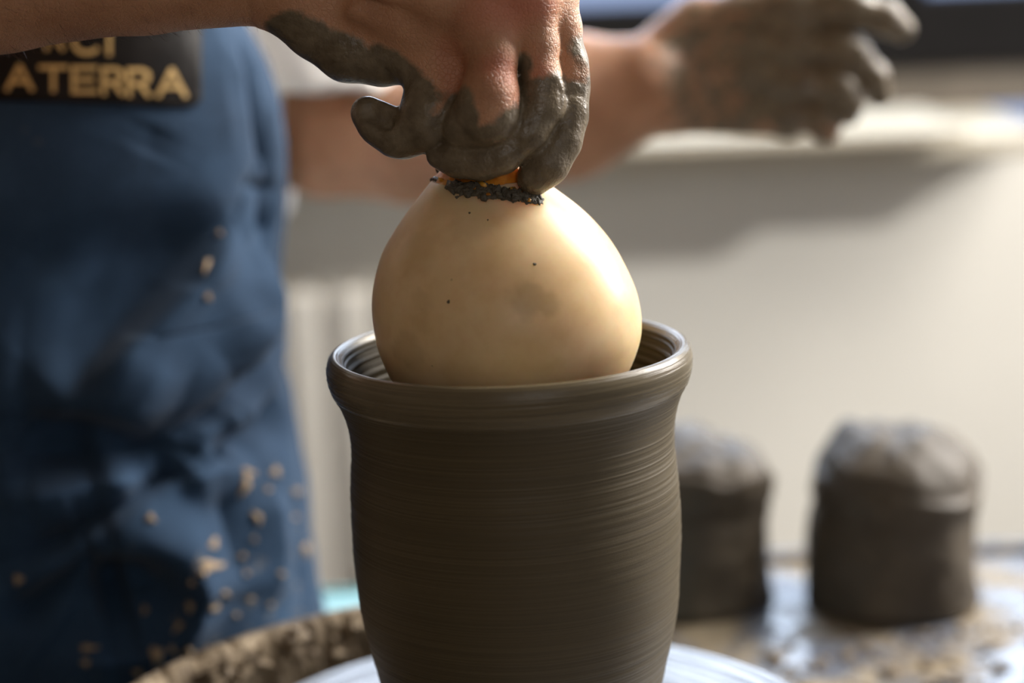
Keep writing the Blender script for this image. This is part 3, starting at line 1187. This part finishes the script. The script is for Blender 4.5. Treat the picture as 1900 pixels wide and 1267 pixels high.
# even out the two mesh densities
wgt = np.where(V[cand, 0] < -.125, 8.0, 1.0)
for i in RNG.choice(cand, 650, replace=False, p=wgt / wgt.sum()):
    p, n = V[i], nor[i]
    d = n * RNG.uniform(.25, .6) + np.array([RNG.uniform(.2, .9), RNG.uniform(-.4, .2), RNG.uniform(-.6, .1)])
    d /= np.linalg.norm(d)
    L = RNG.uniform(.003, .0075)
    side = np.cross(d, n); side /= np.linalg.norm(side) + 1e-9
    up = np.cross(side, d)
    b0 = len(hv)
    for t_, r_ in ((0, .00005), (.55, .00004)):
        c = p + d * L * t_ - n * (.0006 * t_)
        for a in (0, 2.09, 4.19):
            hv.append(c + (side * cos(a) + up * sin(a)) * r_)
    hv.append(p + d * L - n * .0016)
    for k in range(3):
        k2 = (k + 1) % 3
        hf += [(b0 + k, b0 + k2, b0 + 3 + k2, b0 + 3 + k), (b0 + 3 + k, b0 + 3 + k2, b0 + 6)]
hair = from_py('arm_hair', hv, hf, simple('dark_hair', srgb(70, 46, 30), 0.4), body)
hair['kind'] = 'stuff'
hair.matrix_parent_inverse = Matrix.Identity(4)

# ---- t-shirt
T = Grid(steps((-.60, -.25, .010), (-.25, -.02, .005)), steps((.20, .62, .006)), steps((-.10, .15, .010), (.15, .52, .005)))
add_chain(T, [(-.325, .43, -.06, .128), (-.325, .42, .06, .120), (-.33, .415, .22, .134), (-.33, .415, .36, .118)], .05, .05)
add_chain(T, [(-.47, .37, .42, .067), (-.33, .42, .44, .086), (-.19, .475, .42, .068)], .05, .03)
s_ = (-.19, .48, .42, .066)
add_chain(T, [s_, H(530, 70, 50, 6.2), H(640, 262, 48, 6.2)], .03, .03)
add_chain(T, [(-.47, .36, .41, .067), (-.475, .24, .38, .062)], .03, .03)
X, Y, Z = T.pts((slice(None),) * 3)
he = aty(650, 180, .44)
# hem: cut the sleeve off below the elbow side, neck hole, front stays open for the arm
cut = (he.z - Z) * .98 + (X - he.x) * -.12 + 0 * Y
hemreg = np.where(X > -.145, cut, -1)
T.v = np.maximum(T.v, hemreg.astype(np.float32))
X3 = X + 0 * Y + 0 * Z; Y3 = Y + 0 * X + 0 * Z; Z3 = Z + 0 * X + 0 * Y
wr = 0.004 * fbm(np.stack([X3 * 18 + Z3 * 10, Y3 * 18, Z3 * 9], -1), 2)
T.v = np.maximum(T.v + wr.astype(np.float32), (Z3 - .495).astype(np.float32))
shirt, _ = grid_mesh('t_shirt', T, M['shirt'], person)
tag(shirt, 'white cotton t-shirt')
del T

# ---- trousers and shoes under the apron
T = Grid(steps((-.60, -.05, .010)), steps((.28, .62, .010)), steps((-.90, .02, .012)))
add_chain(T, [(-.325, .43, -.10, .126), (-.325, .43, -.02, .126)], .05, .05)
for x in (-.40, -.25):
    add_chain(T, [(x, .43, -.13, .095), (x, .43, -.45, .078), (x, .45, -.80, .066)], .03, .03)
Zt = T.pts((slice(None),) * 3)[2] + 0 * T.v
T.v = np.maximum(T.v, np.maximum(Zt - 0.0, -.845 - Zt)).astype(np.float32)
grid_mesh('trousers', T, M['trousers'], person)
for x in (-.405, -.238):
    T = Grid(steps((x - .07, x + .07, .006)), steps((.22, .56, .006)), steps((FZ - .02, FZ + .12, .006)))
    add_chain(T, [(x, .49, FZ + .04, .043), (x, .40, FZ + .035, .045), (x, .30, FZ + .028, .040)], .02, .02)
    add_chain(T, [(x, .465, FZ + .04, .046), (x, .465, FZ + .09, .050)], .02, .02)
    Zt = T.pts((slice(None),) * 3)[2] + 0 * T.v
    T.v = np.maximum(T.v, np.maximum(Zt - FZ - .095, FZ + .001 - Zt)).astype(np.float32)
    grid_mesh('shoe', T, M['shoe'], person)

# ------------------------------------------------------------------ apron
YS = 0.325                                   # distance at which the cloth turns out of sight on the right
edge_px = [(418, -40), (455, 50), (490, 120), (513, 200), (522, 262), (525, 330), (518, 400), (510, 470), (512, 545), (528, 612), (529, 655), (524, 695),
           (540, 765), (560, 850), (579, 940), (590, 1010), (594, 1100), (596, 1190), (598, 1267)]
E3 = [aty(u, v, YS) for u, v in edge_px]
ez = np.array([p.z for p in E3])[::-1]
ex = np.array([p.x for p in E3])[::-1]
ZT, ZB = 0.345, -0.48


def edge_x(z):
    z = np.asarray(z)
    return np.interp(z, ez, ex)


RX, RY, EXPO = 0.185, 0.125, 2.5


def lean(z):                                  # belly fuller, chest set back
    z = np.asarray(z)
    return -0.018 * np.exp(-((z - .06) / .10) ** 2) - 0.03 * sstep(.06, -.15, z) + 0.012 * sstep(.2, .35, z)


def apron_base(th, z):
    th = np.asarray(th, float); z = np.asarray(z, float)
    c, s = np.cos(th), np.sin(th)
    x = edge_x(z) - RX + RX * np.sign(c) * np.abs(c) ** (2 / EXPO)
    y = YS - RY * np.sign(s) * np.abs(s) ** (2 / EXPO) + lean(z) * np.abs(s)
    return np.stack([x, y, z + 0 * x], -1)


def apron_at(u, v):
    y = 0.22
    for _ in range(12):
        p = aty(u, v, y)
        cx = np.clip((p.x - (edge_x(p.z) - RX)) / RX, -.99, .995)
        th = math.acos(np.sign(cx) * abs(cx) ** (EXPO / 2))
        q = apron_base(th, p.z)
        y = float(q[1])
    return th, p.z, p


NTH, NZ = 420, 560
TH_ = np.linspace(radians(-18), radians(170), NTH)
ZZ = np.linspace(ZT, ZB, NZ)
TT, ZG = np.meshgrid(TH_, ZZ, indexing='ij')
B = apron_base(TT, ZG)
dt = apron_base(TT + 1e-3, ZG) - apron_base(TT - 1e-3, ZG)
dz = apron_base(TT, ZG + 1e-3) - apron_base(TT, ZG - 1e-3)
N = np.cross(dt, dz)
N /= np.linalg.norm(N, axis=-1, keepdims=True) + 1e-12
N[N[..., 1] > 0.3] *= 1
if N[NTH // 2, NZ // 2, 1] > 0: N = -N
# coordinates on the cloth for the folds: arc length and height
arc = np.concatenate([[0], np.cumsum(np.linalg.norm(np.diff(apron_base(TH_, np.zeros(NTH)), axis=0), axis=1))])


def cloth(u, v):
    th, z, p = apron_at(u, v)
    return np.array([np.interp(th, TH_, arc), z])


UA = np.broadcast_to(arc[:, None], TT.shape)
UZ = ZG
disp = np.zeros_like(TT)


def fold(pts, width, amp, sharp=1.7, taper=.25):
    """a ridge (amp>0) or a crease (amp<0) along picture points"""
    global disp
    P = [cloth(*q) for q in pts]
    P = spline(P, 24)
    L = len(P) - 1
    best = np.full(TT.shape, 9.0); tt = np.zeros(TT.shape)
    for i in range(L):
        a, b = P[i], P[i + 1]
        ab = b - a
        l2 = ab @ ab + 1e-12
        t = np.clip(((UA - a[0]) * ab[0] + (UZ - a[1]) * ab[1]) / l2, 0, 1)
        d = np.hypot(UA - a[0] - t * ab[0], UZ - a[1] - t * ab[1])
        m = d < best
        best = np.where(m, d, best); tt = np.where(m, (i + t) / L, tt)
    env = sstep(0, taper, tt) * sstep(0, taper, 1 - tt) * .8 + .2
    q = best / width
    disp += 2.0 * amp * env * np.exp(-q ** (2 / sharp))


# broad waves first, then the creases running from the waist down to the left
disp += 0.004 * fbm(np.stack([UA * 9 - UZ * 7, UZ * 6 + UA * 3, 0 * UA], -1), 3) + 0.0016 * fbm(np.stack([UA * 34 + UZ * 22, UZ * 26, 0 * UA + 4], -1), 2)
fold([(425, 420), (300, 562), (140, 732)], .009, .004)
fold([(500, 620), (440, 720), (330, 800), (200, 850)], .010, -.010)
fold([(200, 840), (100, 850), (0, 850)], .022, -.012)
fold([(280, 880), (150, 905), (0, 925)], .014, .008)
fold([(290, 230), (270, 290)], .014, -.006)
fold([(480, 380), (500, 430)], .012, -.008)
fold([(520, 720), (430, 820), (400, 860)], .008, -.009)
fold([(350, 860), (290, 900), (150, 980), (0, 1050)], .010, -.012)
fold([(480, 850), (350, 890), (230, 960), (100, 1050), (0, 1110)], .012, .007)
fold([(190, 1000), (110, 1080), (0, 1165)], .010, -.011)
fold([(250, 1095), (170, 1110)], .024, -.012)
fold([(345, 1030), (355, 1100), (340, 1170), (260, 1215), (110, 1225)], .013, .008)
fold([(400, 900), (420, 1000), (430, 1080)], .014, -.004)
fold([(490, 900), (500, 1010), (490, 1130)], .016, .004)
fold([(545, 880), (555, 1000), (550, 1130)], .010, -.003)
fold([(395, 60), (415, 180), (430, 300)], .010, .006)
fold([(445, 60), (475, 160), (498, 260), (505, 340)], .008, -.007)
fold([(430, 330), (480, 345), (515, 350)], .007, -.005)
fold([(430, 760), (400, 790), (340, 820)], .007, .004)


def ledge(pts, width, amp, reach=.05):
    """a tuck: the cloth on the picture's left of the drawn line (walking along it) stands proud, the other side sinks"""
    global disp
    P = spline([cloth(*q) for q in pts], 24)
    L = len(P) - 1
    best = np.full(TT.shape, 9.0); tt = np.zeros(TT.shape); sg = np.ones(TT.shape)
    for i in range(L):
        a, b = P[i], P[i + 1]
        ab = b - a
        l2 = ab @ ab + 1e-12
        rx, rz = UA - a[0], UZ - a[1]
        t = np.clip((rx * ab[0] + rz * ab[1]) / l2, 0, 1)
        d = np.hypot(rx - t * ab[0], rz - t * ab[1])
        m = d < best
        best = np.where(m, d, best); tt = np.where(m, (i + t) / L, tt)
        # arc length runs right to left in the picture, so the cross product is flipped
        sg = np.where(m, -np.sign(ab[0] * rz - ab[1] * rx), sg)
    env = sstep(-.1, .3, tt) * sstep(-.1, .3, 1 - tt)
    disp += 2.0 * amp * env * np.tanh(sg * best / width) * np.exp(-(best / reach) ** 2)


ledge([(120, 745), (290, 565), (430, 410)], .004, -.008, .07)
ledge([(290, 810), (170, 772), (40, 770)], .004, -.008, .035)
ledge([(420, 720), (480, 610), (492, 480)], .006, .010, .03)
ledge([(140, 1120), (190, 1050), (260, 1035), (320, 1075), (330, 1130)], .006, .009, .035)
ledge([(420, 830), (480, 770), (520, 720)], .004, .007, .02)
# keep the cloth flat under the badge, ease the lower hem
disp *= 1 - .85 * sstep(.20, .24, UZ) * sstep(arc[-1] * .17, arc[-1] * .22, UA)
disp += .010 * sstep(-.12, -.40, UZ) * np.sin(UA * 38)
P3 = B + N * disp[..., None]
fq = []
idx = np.arange(NTH * NZ).reshape(NTH, NZ)
quads = np.stack([idx[:-1, :-1], idx[1:, :-1], idx[1:, 1:], idx[:-1, 1:]], -1).reshape(-1, 4)
apron = from_py('apron', P3.reshape(-1, 3), quads.tolist(), M['denim'], person)
tag(apron, 'dark blue denim bib apron splashed with clay')
so_ = apron.modifiers.new('thick', 'SOLIDIFY')
so_.thickness = .0016
so_.offset = 0
dust = sstep(.08, -.06, UZ) * .45 * sstep(0.30, 0.05, UA) + .03
at = apron.data.attributes.new('dust', 'FLOAT', 'POINT')
at.data.foreach_set('value', dust.reshape(-1).astype(np.float32))
# neck and waist ties
bvh_a = BVHTree.FromPolygons([Vector(p) for p in P3.reshape(-1, 3)], [tuple(q) for q in quads.tolist()])


def on_apron(u, v):
    loc, nor, i, d = bvh_a.ray_cast(CAM, ray(u, v).normalized())
    if loc is None: return None, None
    if nor.y > 0: nor = -nor
    return loc, nor


def strap(name, a, b, w, mat):
    bm = bmesh.new()
    pts = spline([a, (Vector(a) + Vector(b)) / 2 + Vector((0, -.006, .004)), b], 12)
    rows = []
    for p in pts:
        rows.append([bm.verts.new((p[0] + sx * w, p[1] + dy, p[2])) for sx, dy in ((-1, 0), (1, 0), (1, .0025), (-1, .0025))])
    for r0, r1 in zip(rows[:-1], rows[1:]):
        for k in range(4):
            bm.faces.new((r0[k], r0[(k + 1) % 4], r1[(k + 1) % 4], r1[k]))
    return from_bm(name, bm, mat, apron)


# badge with gold capitals, laid on the cloth
cu = np.linspace(-75, 371, 60)
cv = np.linspace(-10, 1, 2)
pv, pf = [], []
NR = 26
for i, u in enumerate(cu):
    top = 20 + u * .030
    bot = 187 + u * .035
    if u > 352: bot -= (u - 352) ** 2 / 26
    for k in range(NR):
        v = top + (bot - top) * k / (NR - 1)
        th, z, p = apron_at(u, v)
        q, n = on_apron(u, v)
        if q is None:
            q = p; n = Vector((0, -1, 0))
        pv.append(q + n * .0016)
for i in range(len(cu) - 1):
    for k in range(NR - 1):
        pf.append((i * NR + k, (i + 1) * NR + k, (i + 1) * NR + k + 1, i * NR + k + 1))
pat = from_py('badge', pv, pf, M['patch'], apron)
tag(pat, 'black badge')
m_ = pat.modifiers.new('thick', 'SOLIDIFY'); m_.thickness = .0012; m_.offset = 0
bvh_p = BVHTree.FromPolygons([Vector(p) for p in pv], pf)

GL = {'A': [((0, 1), (.5, 0)), ((.5, 0), (1, 1)), ((.2, .66), (.8, .66))],
      'T': [((0, .03), (1, .03)), ((.5, 0), (.5, 1))],
      'E': [((.06, 0), (.06, 1)), ((0, .04), (1, .04)), ((0, .5), (.88, .5)), ((0, .96), (1, .96))],
      'R': [((.08, 0), (.08, 1)), ((0, .04), (.62, .04)), ((.62, .04), (.88, .14)), ((.88, .14), (.94, .29)), ((.94, .29), (.88, .45)), ((.88, .45), (.62, .55)), ((.62, .55), (0, .55)),
            ((.52, .55), (.97, 1))],
      'I': [((.5, 0), (.5, 1))],
      'C': [((.93, .18), (.75, .06)), ((.75, .06), (.5, .02)), ((.5, .02), (.25, .08)), ((.25, .08), (.08, .28)), ((.08, .28), (.04, .5)), ((.04, .5), (.08, .72)),
            ((.08, .72), (.25, .92)), ((.25, .92), (.5, .98)), ((.5, .98), (.75, .94)), ((.75, .94), (.93, .82))]}


def letter(ch, x0, x1, y0, y1, th=8.2):
    vs, fs = [], []
    for (a, b) in GL[ch]:
        A = np.array([x0 + a[0] * (x1 - x0), y0 + a[1] * (y1 - y0)])
        Bq = np.array([x0 + b[0] * (x1 - x0), y0 + b[1] * (y1 - y0)])
        d = Bq - A
        L = np.linalg.norm(d); d = d / L
        nn = np.array([-d[1], d[0]])
        A = A - d * th * .25; Bq = Bq + d * th * .25
        k = 5
        b0 = len(vs)
        ok = True
        for i in range(k):
            c = A + (Bq - A) * i / (k - 1)
            for sgn in (-1, 1):
                q = c + nn * sgn * th / 2
                loc, nor, ii, dd = bvh_p.ray_cast(CAM, ray(*q).normalized())
                if loc is None: ok = False; break
                if nor.y > 0: nor = -nor
                vs.append(loc + nor * .0010)
            if not ok: break
        if not ok:
            del vs[b0:]
            continue
        for i in range(k - 1):
            j = b0 + i * 2
            fs.append((j, j + 1, j + 3, j + 2))
    o = from_py('letter', vs, fs, M['gold'], apron, False)
    mm = o.modifiers.new('thick', 'SOLIDIFY'); mm.thickness = .0005; mm.offset = 0
    return o


for ch, a, b, c, d in (('A', 13, 60, 122, 167), ('T', 74, 124, 124, 169), ('E', 134, 178, 125, 172), ('R', 189, 228, 127, 175), ('R', 236, 277, 129, 178), ('A', 292, 343, 130, 179),
                       ('R', 84, 118, 48, 92), ('C', 134, 184, 50, 100), ('I', 190, 214, 52, 102)):
    letter(ch, a, b, c, d)

# dried clay splashes on the cloth
spl = [(385, 495, 5, 16, 20), (383, 550, 6, 9, 0), (408, 435, 5, 6, 0), (278, 963, 11, 9, 40), (452, 900, 9, 26, 15), (475, 960, 8, 16, -35), (460, 877, 16, 5, 20), (508, 876, 9, 11, 0),
       (393, 1010, 8, 14, 20), (390, 1050, 26, 12, 5), (375, 1063, 10, 8, 0), (448, 1032, 7, 6, 0), (455, 1066, 6, 6, 0), (540, 1005, 10, 9, 0), (565, 1020, 7, 16, 0), (355, 1125, 7, 13, -5),
       (332, 1163, 7, 16, 40), (462, 1110, 6, 6, 0), (268, 1132, 6, 10, 0), (165, 1203, 20, 7, 0), (290, 1215, 15, 17, 0), (320, 1205, 6, 8, 0), (350, 1210, 9, 12, 0), (35, 1075, 10, 10, 0),
       (548, 912, 9, 8, 0), (495, 910, 7, 7, 0), (415, 1100, 9, 5, 30), (395, 1127, 12, 6, -35), (358, 1080, 6, 7, 0), (520, 1065, 7, 6, 0), (500, 1120, 5, 5, 0), (435, 1140, 6, 5, 0),
       (385, 1205, 8, 10, 0), (255, 1245, 10, 8, 0), (160, 1230, 9, 6, 0), (330, 1240, 12, 9, 0), (545, 960, 6, 5, 0), (470, 1000, 5, 6, 0)]
for (u, v, ru, rv, rot) in spl:
    ru *= .8; rv *= .8
    vs = []
    n0 = 16
    ph = random.uniform(0, 6)
    c, n = on_apron(u, v)
    if c is None: continue
    rings = [(1.0, .0002), (.8, .0012), (.4, .0017)]
    okay = True
    for kr, hh in rings:
        for i in range(n0):
            a = 2 * pi * i / n0
            k = 1 + .28 * sin(3 * a + ph) + .15 * sin(5 * a + 2 * ph)
            x, y = ru * kr * k * cos(a), rv * kr * k * sin(a)
            t = radians(rot)
            q, nq = on_apron(u + x * cos(t) - y * sin(t), v + x * sin(t) + y * cos(t))
            if q is None or (q - c).length > .03: okay = False; break
            vs.append(q + nq * (hh + .0009))
        if not okay: break
    if not okay: continue
    vs.append(c + n * .0028)
    fs = []
    for r_ in range(2):
        for i in range(n0):
            j = (i + 1) % n0
            fs.append((r_ * n0 + i, r_ * n0 + j, (r_ + 1) * n0 + j, (r_ + 1) * n0 + i))
    for i in range(n0):
        fs.append((2 * n0 + i, 2 * n0 + (i + 1) % n0, 3 * n0))
    from_py('clay_splash', vs, fs, M['splat'], apron)

strap('neck_strap', (-.255, .235, .335), (-.27, .37, .50), .014, M['denim'])

# ------------------------------------------------------------------ lumps of clay on the deck
def clay_block(name, cx, cy, r, h, dome, seed, tilt, label):
    root_v, root_f = [], []
    n = 72
    prof = [(.15, 0), (.6, 0), (.95, 0), (1.0, .02)]
    prof += [(1.0 - .06 * t, .02 + .66 * t) for t in np.linspace(.05, 1, 22)]
    prof += [(.92, .705), (.935, .72), (.955, .74), (.965, .76)]
    prof += [(.965 - .02 * t, .76 + .20 * t) for t in np.linspace(.1, 1, 8)]
    prof += [(.92, .985), (.88, 1.0)]
    prof += [(.88 * cos(t), 1.0 + dome * sin(t)) for t in np.linspace(.1, 1.45, 14)]
    for (pr, pz) in prof:
        for k in range(n):
            a = 2 * pi * k / n
            p = np.array([cos(a) * pr, sin(a) * pr, pz * 1.6]) + seed
            d = .055 * fbm(p * 1.6, 3) + .02 * fbm(p * 6, 2)
            rr = r * pr * (1 + d)
            up = sstep(.55, 1.0, pz)
            z = h * pz + up * (tilt[0] * cos(a) + tilt[1] * sin(a)) * pr + up * .006 * fbm(p * 2.0 + 3, 3)
            root_v.append((cx + rr * cos(a) + up * .004, cy + rr * sin(a), DZ + .001 + max(0, z)))
    m = len(prof)
    for i in range(m - 1):
        for k in range(n):
            k2 = (k + 1) % n
            root_f.append((i * n + k, i * n + k2, (i + 1) * n + k2, (i + 1) * n + k))
    root_f.append(tuple(range(n - 1, -1, -1)))
    root_f.append(tuple((m - 1) * n + k for k in range(n)))
    o = from_py(name, root_v, root_f, M['lump'])
    return tag(o, label, 'clay', 'clay lumps on the deck')


clay_block('clay_lump', 0.247, 0.405, .0575, .091, .26, 2.0, (-.004, .008),
           'tall dark clay lump with a domed top, beside the deck\'s outer end')
clay_block('clay_lump', 0.114, 0.425, .055, .098, .14, 9.0, (-.006, .004),
           'dark clay lump with a flatter pale top, partly behind the vase')

# shallow teal tray behind the vase
tray = empty('plastic_tray', (-.06, .445, DZ + .001))
tag(tray, 'shallow teal plastic tray on the deck between the apron and the vase', 'tray')
tx0, tx1, ty0, ty1, tz = -.146, .03, .385, .458, DZ + .001
box('tray_floor', (tx0, ty0, tz), (tx1, ty1, tz + .003), M['teal'], tray, 0.001)
for lo, hi in (((tx0, ty0, tz + .003), (tx1, ty0 + .004, tz + .006)), ((tx0, ty1 - .004, tz + .003), (tx1, ty1, tz + .006)),
               ((tx0, ty0 + .004, tz + .003), (tx0 + .004, ty1 - .004, tz + .006)), ((tx1 - .004, ty0 + .004, tz + .003), (tx1, ty1 - .004, tz + .006))):
    box('tray_side', lo, hi, M['teal'], tray, 0.0012)

# crumbs scattered over the deck
spots = []
for i in range(110):
    u, v = random.uniform(1240, 1960), random.uniform(1165, 1290)
    p = atz(u, v, DZ)
    if p.x > .42 or p.y > .47 or math.hypot(p.x, p.y) < .16: continue
    if math.hypot(p.x - .247, p.y - .405) < .06 or math.hypot(p.x - .114, p.y - .425) < .06: continue
    s = random.uniform(.0012, .0045) * (1.5 if random.random() < .12 else 1)
    spots.append((p + Vector((0, 0, s * .35)), Vector((0, 0, 1)), (s * random.uniform(1, 1.8), s, s * .6)))
vs, fs = crumb_mesh(spots, 1)
o = from_py('clay_crumbs', vs, fs, M['crust'])
tag(o, 'beige dried clay crumbs strewn on the deck in front of the lumps', 'clay crumbs', kind='stuff')
